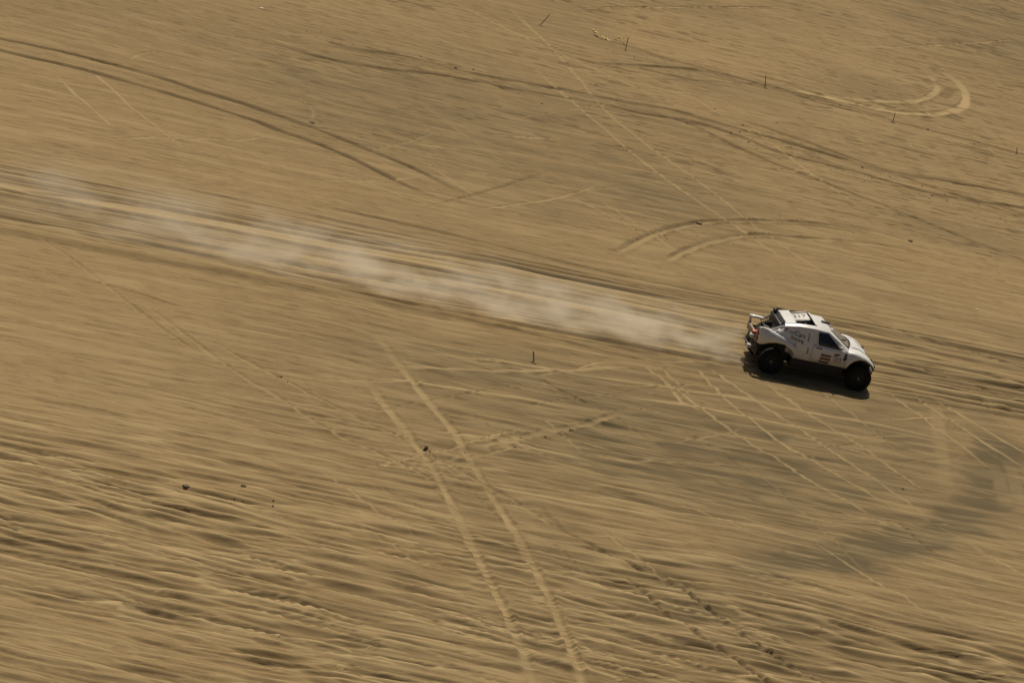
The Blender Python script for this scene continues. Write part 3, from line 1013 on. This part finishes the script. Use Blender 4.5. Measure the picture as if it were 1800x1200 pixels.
def wheel_mesh():
    bm = bmesh.new()
    w = TYRE_W / 2
    prof = [(.235, -w * .80), (.26, -w * .95), (.33, -w * 1.0), (.375, -w * .98), (.405, -w * .86), (.417, -w * .5), (.42, 0),
            (.417, w * .5), (.405, w * .86), (.375, w * .98), (.33, w), (.26, w * .95), (.235, w * .80)]
    lathe(bm, prof, 56)
    for k in range(36):
        a = 2 * pi * k / 36
        for s in (-1, 1):
            rot = Matrix.Rotation(-a - (0.04 if s > 0 else -0.04), 4, 'Y')
            y0, y1 = (0.025, w * .98) if s > 0 else (-w * .98, -.025)
            box(bm, .405, TYRE_R, y0, y1, -.022, .022, 0, rot)
    return bm


def rim_mesh():
    bm = bmesh.new()
    w = TYRE_W / 2
    lathe(bm, [(.24, -w * .86), (.245, -w * .70), (.215, -w * .62), (.205, -w * .2), (.205, w * .5), (.24, w * .82)], 40)
    for k in range(8):
        a = 2 * pi * k / 8
        box(bm, .05, .212, -w * .60, -w * .38, -.026, .026, .008, Matrix.Rotation(-a, 4, 'Y'))
    lathe(bm, [(.0, -w * .62), (.075, -w * .62), (.085, -w * .4), (.085, w * .3), (0, w * .3)], 20)
    lathe(bm, [(0, -w * .30), (.208, -w * .30)], 32)
    return bm


def hub_mesh():
    bm = bmesh.new()
    w = TYRE_W / 2
    lathe(bm, [(.0, -w * .84), (.028, -w * .84), (.036, -w * .75), (.04, -w * .60), (0, -w * .60)], 14)
    return bm


wobj = obj('wheel', wheel_mesh(), M['rubber'], car, 30)
robj = obj('rim', rim_mesh(), M['rim'], wobj, 30)
hobj = obj('hub', hub_mesh(), M['steel'], wobj, 30)


def copy_wheel(loc, rot):
    w = wobj.copy()
    COL.objects.link(w)
    w.parent = car
    w.location, w.rotation_euler = loc, rot
    for ch in (robj, hobj):
        c_ = ch.copy()
        COL.objects.link(c_)
        c_.parent = w
    return w


TR = .845
wobj.location = (1.50, -TR, TYRE_R - .02)
wobj.rotation_euler = (0, .2, radians(-2))
copy_wheel((-1.50, -TR, TYRE_R - .02), (0, .5, 0))
copy_wheel((1.50, TR, TYRE_R - .02), (0, .9, radians(180 - 2)))
copy_wheel((-1.50, TR, TYRE_R - .02), (0, .3, radians(180)))
sp = copy_wheel((-1.62, .02, 1.12), (radians(90), 0, 0))
sp.rotation_euler = (Matrix.Rotation(radians(-34), 3, 'Y') @ Matrix.Rotation(radians(90), 3, 'X')).to_euler()
sp.name = 'spare_wheel'

# underbody, suspension
bm = bmesh.new()
box(bm, -1.95, 1.80, -.50, .50, .36, .72, .03)
box(bm, -.85, .95, -.84, .86, .34, .66, .03)
obj('chassis', bm, M['black'], car)
for x in (-1.5, 1.5):
    for sgn in (-1, 1):
        bm = bmesh.new()
        tube(bm, [(x - .25, sgn * .45, .50), (x, sgn * .74, .42)], .03, 6)
        tube(bm, [(x + .25, sgn * .45, .50), (x, sgn * .74, .42)], .03, 6)
        tube(bm, [(x, sgn * .5, .95), (x, sgn * .68, .48)], .05, 8)
        obj('suspension_arm', bm, M['cage'], car)
for sgn in (-1, 1):
    for x0, x1 in ((-1.98, -1.05), (1.08, 1.88)):
        bm = bmesh.new()
        box(bm, x0, x1, sgn * .60 - .02, sgn * .60 + .02, .45, 1.02)
        obj('wheel_well', bm, M['black'], car)

# tail: lamp bar, brackets, bumper, rear mesh panel, mud flaps
bm = bmesh.new()
box(bm, -2.10, -2.02, -.66, .70, .86, 1.08, .02)
obj('tail_panel', bm, M['mount'], car)
bm = bmesh.new()
box(bm, -2.20, -1.90, -.42, -.26, 1.06, 1.15, .02)
obj('tail_lamp', bm, M['lamp_red'], car)
bm = bmesh.new()
tube(bm, [(-2.05, -.55, .62), (-2.16, -.40, .60), (-2.16, .40, .60), (-2.05, .55, .62)], .035, 8)
tube(bm, [(-2.12, -.35, .60), (-2.06, -.35, 1.0)], .025, 8)
tube(bm, [(-2.12, .35, .60), (-2.06, .35, 1.0)], .025, 8)
obj('rear_bumper', bm, M['cage'], car)
for z, s in ((.98, 1.0), (.62, .9)):
    bm = bmesh.new()
    box(bm, -2.26, -2.13, -.50, -.30, z - .06 * s, z + .06 * s, .02, None)
    obj('tow_bracket', bm, M['paint_dull'], car)
bm = bmesh.new()
rows = []
for k in range(7):
    t = k / 6
    rows.append([(-2.115 + .0 * t, -.83 + .10 * t, .95 + .40 * t), (-2.115, -.62 + .02 * t, .92 + .40 * t)])
grid(bm, rows)
solid(obj('side_lamp_panel', bm, M['brown_print'], car), .02, 0)
# nose: bumper tubes, headlamps, skid plate, tow hook
bm = bmesh.new()
box(bm, 1.80, 2.02, -.62, .62, .50, .66, .03)
obj('skid_plate', bm, M['steel'], car)
bm = bmesh.new()
tube(bm, [(1.90, -.74, .80), (2.02, -.60, .74), (2.06, 0, .74), (2.02, .60, .74), (1.90, .74, .80)], .032, 8)
tube(bm, [(2.03, -.35, .74), (1.90, -.35, .92)], .024, 8)
tube(bm, [(2.03, .35, .74), (1.90, .35, .92)], .024, 8)
obj('front_bumper', bm, M['black'], car)
for sgn in (-1, 1):
    bm = bmesh.new()
    box(bm, 1.86, 1.97, sgn * .70 - .12, sgn * .70 + .12, .80, .90, .025)
    h = obj('headlamp', bm, M['black'], car)
    bm = bmesh.new()
    box(bm, 1.968, 1.99, sgn * .70 - .10, sgn * .70 + .10, .815, .885, .01)
    obj('lens', bm, M['steel'], h)
    bm = bmesh.new()
    box(bm, 1.98, 2.06, sgn * .52 - .05, sgn * .52 + .05, .62, .70, .02)
    obj('fog_lamp', bm, M['black'], car)
# vents ahead of the door
for x, z, w_ in ((.875, 1.075, .05), (.875, .965, .06)):
    side_panel('side_vent', [(x - w_, z - .045), (x + w_ * .2, z - .05), (x + w_, z + .05), (x - w_ * .3, z + .045)], M['black'], .016, -1, nx=3, nz=2)


# lettering on the near flank
def on_side(cx_, cz_, ang=0.0, off=0.012, sgn=-1):
    ca, sa = cos(ang), sin(ang)

    def f(x, y, h):
        X = cx_ + x * ca - y * sa
        Z = cz_ + x * sa + y * ca
        return Vector((X, sgn * (side_y(X, Z) + off + h), Z))
    return f


text('sponsor_initial', 'P', .20, M['red_print'], on_side(-1.235, 1.485, -.06), car, spacing=1)
text('sponsor_lettering', 'anCars', .20, M['ink_soft'], on_side(-.86, 1.45, -.10), car, wide=.98)
text('sponsor_lettering', 'Racing', .155, M['ink_soft'], on_side(-.84, 1.29, -.10), car, wide=1.1)
text('pillar_lettering', 'RALLY', .075, M['ink_soft'], on_side(-.47, 1.42, radians(90)), car, wide=1.2)
text('pillar_lettering', 'TEAM', .07, M['brown_print'], on_side(-.42, 1.0, radians(90)), car, wide=1.2)
door_panel = side_panel('door_sticker', [(0.03, .79), (.40, .79), (.40, 1.01), (.03, 1.01)], M['plate'], .030, -1, nx=4, nz=3, thick=.003)
side_panel('sticker_band', [(0.045, .93), (.385, .93), (.385, 1.0), (.045, 1.0)], M['brown_print'], .034, -1, nx=4, nz=1, thick=.002)
side_panel('sticker_band', [(0.045, .81), (.385, .81), (.385, .90), (.045, .90)], M['brown_print'], .034, -1, nx=4, nz=1, thick=.002)
side_panel('sticker_strip', [(0.02, .705), (.36, .705), (.36, .765), (.02, .765)], M['ink'], .030, -1, nx=4, nz=1, thick=.003)
side_panel('number_sticker', [(.46, .76), (.80, .76), (.80, .99), (.46, .99)], M['plate'], .030, -1, nx=4, nz=3, thick=.003)
text('door_number', '353', .215, M['brown_print'], on_side(.63, .875, 0, .035), car, wide=.82)
side_panel('sticker_emblem', [(.46, 1.01), (.60, 1.01), (.70, 1.09), (.52, 1.09)], M['brown_print'], .030, -1, nx=3, nz=2, thick=.003)

# ------------------------------------------------------------------ dust behind the car
dm, nt, b = new_mat('dust')
nt.nodes.remove(b)
outn = nt.nodes['Material Output']
pv = node(nt, 'ShaderNodeVolumePrincipled')
pv.inputs['Color'].default_value = (0.98, 0.91, 0.76, 1)
pv.inputs['Anisotropy'].default_value = 0.2
tc = node(nt, 'ShaderNodeTexCoord')
sep = node(nt, 'ShaderNodeSeparateXYZ')
nt.links.new(tc.outputs['Object'], sep.inputs[0])
X, Y, Z = sep.outputs


def mapr(v, a, b_, c_, d_):
    n = node(nt, 'ShaderNodeMapRange', interpolation_type='SMOOTHSTEP')
    nt.links.new(v, n.inputs[0])
    for i, val in enumerate((a, b_, c_, d_)):
        n.inputs[i + 1].default_value = val
    return n.outputs[0]


mp = node(nt, 'ShaderNodeMapping')
nt.links.new(tc.outputs['Object'], mp.inputs[0])
mp.inputs['Scale'].default_value = (0.55, 1.0, 1.0)
nz = noise(nt, mp.outputs[0], 1.0, 5, 0.62)
wisps = mapr(nz, 0.44, 0.68, 0.0, 1.0)
# object x runs from 0 (at the tail of the car) to -30 down the road
along = math_(nt, 'MULTIPLY', mapr(X, -30, 0, 0.0, 1.6), mapr(X, 0.0, -1.0, 0.0, 1.0))
half = mapr(X, -30, 0, 4.4, 1.7)
low = math_(nt, 'DIVIDE', math_(nt, 'ABSOLUTE', math_(nt, 'SUBTRACT', Y, mapr(X, -30, 0, 2.2, 0.1))), half)
across = mapr(low, 0.25, 1.0, 1.0, 0.0)
hgt = mapr(Z, 0.02, 1.5, 1.0, 0.0)
hgt2 = mapr(Z, 0.0, 0.30, 1.0, 0.0)
den_ = math_(nt, 'MULTIPLY', math_(nt, 'MULTIPLY', along, across), hgt)
den_ = math_(nt, 'MULTIPLY', den_, math_(nt, 'ADD', math_(nt, 'MULTIPLY', wisps, 1.35), math_(nt, 'MULTIPLY', hgt2, 0.22)))
nt.links.new(den_, pv.inputs['Density'])
nt.links.new(pv.outputs[0], outn.inputs['Volume'])
bm = bmesh.new()
rows = []
for x in [0.4 - 1.2 * k for k in range(27)]:
    t = min(1, max(0, -x / 30))
    hw, yc, ht = 1.9 + 3.2 * t, .1 + 2.1 * t, 1.8 + .3 * t
    ring = []
    for k in range(16):
        a = 2 * pi * k / 16
        z = max(-.02, .45 * ht + .55 * ht * sin(a))
        ring.append((x, yc + hw * cos(a), z))
    rows.append(ring)
Rv = grid(bm, rows, loop=True)
bm.faces.new(Rv[0])
bm.faces.new(Rv[-1][::-1])
dust = obj('dust_cloud', bm, dm)
fw = Vector((cos(HEAD), sin(HEAD), 0))
dust.location = CAR_POS - fw * 1.9
dust.rotation_euler = (0, 0, HEAD)
tag(dust, 'pale dust trail hanging over the road behind the car', kind='stuff')

# ------------------------------------------------------------------ course stakes, tape, stones, litter
def stake(base_px, top_px, r, mat, label, grp='marker stakes beside the tracks'):
    p = at(*base_px)
    v = DIR * FPX + RIGHT * (top_px[0] - 900) - UP * (top_px[1] - 600)
    t = (p - CAM).dot(DIR) / FPX
    q = CAM + v * t
    # lean the stake within the picture-facing plane, foot in the sand
    d_ = (q - p)
    d_.y += d_.z * tan(TILT)
    root = bpy.data.objects.new('marker_stake', None)
    COL.objects.link(root)
    gz = ground_z(p.x, p.y)
    root.location = (p.x, p.y, gz)
    tag(root, label, 'stake', grp)
    bm = bmesh.new()
    u_ = d_.normalized()
    tube(bm, [u_ * -.12, u_ * d_.length * .5, u_ * d_.length], [r, r * .95, r * .85], 7)
    obj('shaft', bm, mat, root)
    bm = bmesh.new()
    rr = random.Random(int(base_px[0]))
    bmesh.ops.create_icosphere(bm, subdivisions=2, radius=.06)
    for v_ in bm.verts:
        v_.co = Vector((v_.co.x * 1.5, v_.co.y * 1.2, v_.co.z * .45)) * (1 + rr.uniform(-.2, .2))
    obj('sand_mound', bm, M['clod'], root)
    return root


stake((949, 45), (966, 27), .016, M['stake'], 'thin leaning stake at the left end of the stake row, tilted far to one side')
stake((1099, 90), (1104, 68), .016, M['stake'], 'thin dark stake beside the yellow tape')
stake((1345, 154), (1346, 133), .016, M['stake'], 'thin upright dark stake beside the pale streaks left of the loop track')
stake((1570, 213), (1574, 198), .016, M['stake'], 'short thin dark stake just below the pale loop track')
stake((1788, 268), (1789, 257), .016, M['stake'], 'shortest faint stake at the right end of the stake row')
stake((940, 632), (939, 613), .030, M['stake_pale'], 'pale stake standing alone below the dust trail')


def ribbon(pts_px, h0, w, seed):
    rr = random.Random(seed)
    bm = bmesh.new()
    rows = []
    n = 28
    A, B = at(*pts_px[0]), at(*pts_px[1])
    for k in range(n + 1):
        t = k / n
        p = A.lerp(B, t)
        z = ground_z(p.x, p.y) + .05 + h0 * t ** 3 + .05 * abs(sin(t * 17 + seed))
        tw = sin(t * 9 + seed) * .9
        rows.append([(p.x + .02 * sin(t * 20), p.y - w * cos(tw), z - w * .5 * sin(tw)), (p.x, p.y + w * cos(tw), z + w * .5 * sin(tw) + .03)])
    grid(bm, rows)
    o = obj('course_tape', bm, M['tape'], None, 60)
    return solid(o, .004, 0)


tag(ribbon([(1040, 58), (1073, 76)], .0, .045, 1), 'longer strip of yellow course tape lying slack on the sand left of the stake', 'tape', 'yellow course tape')
tag(ribbon([(1080, 69), (1098, 76)], .25, .035, 4), 'short strip of yellow course tape fluttering up to the stake', 'tape', 'yellow course tape')


def stone(px, size, label, mat=None, flat=.6, name='stone', cat='stone', grp='dark stones on the sand'):
    size *= .8
    rr = random.Random(int(px[0] * 7 + px[1]))
    p = at(*px)
    bm = bmesh.new()
    bmesh.ops.create_icosphere(bm, subdivisions=2, radius=1)
    for v in bm.verts:
        v.co *= 1 + rr.uniform(-.18, .18)
        v.co = Vector((v.co.x * size * rr.uniform(.9, 1.1), v.co.y * size * .85, v.co.z * size * flat * .6))
    o = obj(name, bm, mat or M['stone'], None, 25)
    o.location = (p.x, p.y, ground_z(p.x, p.y) + size * flat * .35)
    o.rotation_euler = (0, 0, rr.uniform(0, 6))
    tag(o, label, cat, grp)
    return o


stone((1588, 856), .07, 'small black stone alone on pale sand inside the dark curved band')
stone((1004, 757), .10, 'dark stone on the chopped sand line right of the pale wheel tracks')
stone((1230, 389), .16, 'dark lump on the crest of the upper arc track behind the car', flat=.45)
stone((549, 213), .15, 'dark lump on the upper dark wheel track', flat=.4)
stone((748, 789), .10, 'dark lump beside the left pale wheel track', flat=.5)
stone((428, 855), .10, 'largest dark stone among the ripples at left, rightmost of its row', flat=.5)
stone((326, 858), .13, 'flat dark stone among the ripples at left, middle of its row', flat=.4)
stone((24, 936), .13, 'dark reddish lump at the left edge of the picture', flat=.5)
stone((1442, 1107), .05, 'tiny black stone among the ripples near the bottom right')
stone((1601, 421), .14, 'dark lump at the right end of the upper arc track', flat=.4)
stone((905, 786), .09, 'dark stone just below the chopped sand line', flat=.4)
stone((460, 16), .09, 'white scrap lying on the sand at the top left', M['litter'], .35, 'litter_scrap', 'litter', 'white scraps of litter')
stone((1717, 546), .06, 'tiny white scrap on smooth sand right of the car', M['litter'], .4, 'litter_scrap', 'litter', 'white scraps of litter')

# kicked-up clods along the worn lines, too many to count
rr = random.Random(5)
base_bm = bmesh.new()
bmesh.ops.create_icosphere(base_bm, subdivisions=1, radius=1)
ico_v = np.array([v.co[:] for v in base_bm.verts])
ico_f = np.array([[v.index for v in f.verts] for f in base_bm.faces])
base_bm.free()
VS, FS = [], []


def clods(line, n, spread, lo, hi):
    L = smooth_line(line)
    for _ in range(n):
        i = rr.randrange(len(L))
        u = L[i][0] + rr.gauss(0, spread)
        v = L[i][1] + rr.gauss(0, spread)
        x, y = u * EU[0] + v * EV[0], u * EU[1] + v * EV[1]
        s = lo + (hi - lo) * rr.random() ** 3
        g = np.array([s * rr.uniform(.8, 1.6), s * rr.uniform(.7, 1.1), s * rr.uniform(.3, .5)])
        jit = 1 + np.array([rr.uniform(-.25, .25) for _ in range(len(ico_v))])[:, None]
        FS.append(ico_f + len(ico_v) * len(VS))
        VS.append(ico_v * jit * g + np.array([x, y, ground_z(x, y) + s * .2]))


clods([(1000, 150), (1180, 200), (1400, 270), (1600, 330), (1810, 390)], 120, .9, .015, .045)
clods([(560, 60), (800, 125), (1000, 165)], 48, .6, .015, .045)
clods([(1280, 205), (1500, 300), (1810, 400)], 48, 1.2, .015, .045)
clods([(240, 830), (330, 858), (440, 870), (300, 900)], 8, .7, .015, .045)
clods([(790, 800), (905, 772), (1005, 752), (1110, 718), (1180, 712)], 24, .2, .015, .045)
clods([(1030, 370), (1130, 400), (1230, 420)], 24, 1.0, .015, .045)
clods([(1330, 370), (1480, 395), (1560, 420)], 13, .6, .015, .045)
clods([(1060, 90), (1345, 150), (1570, 210), (1800, 270)], 36, .3, .015, .045)
clods([(420, 640), (480, 655), (560, 690)], 12, .3, .015, .045)
clods([(1130, 1000), (1225, 1061), (1311, 1121)], 10, .25, .015, .045)
V = np.vstack(VS)
Fc = np.vstack(FS)
cm = bpy.data.meshes.new('clods')
cm.from_pydata(V.tolist(), [], Fc.tolist())
cm.update()
finish(cm, 40)
tag(link('sand_clods', cm, M['clod']), 'small dark clods of kicked-up sand strewn along the worn lines', kind='stuff')
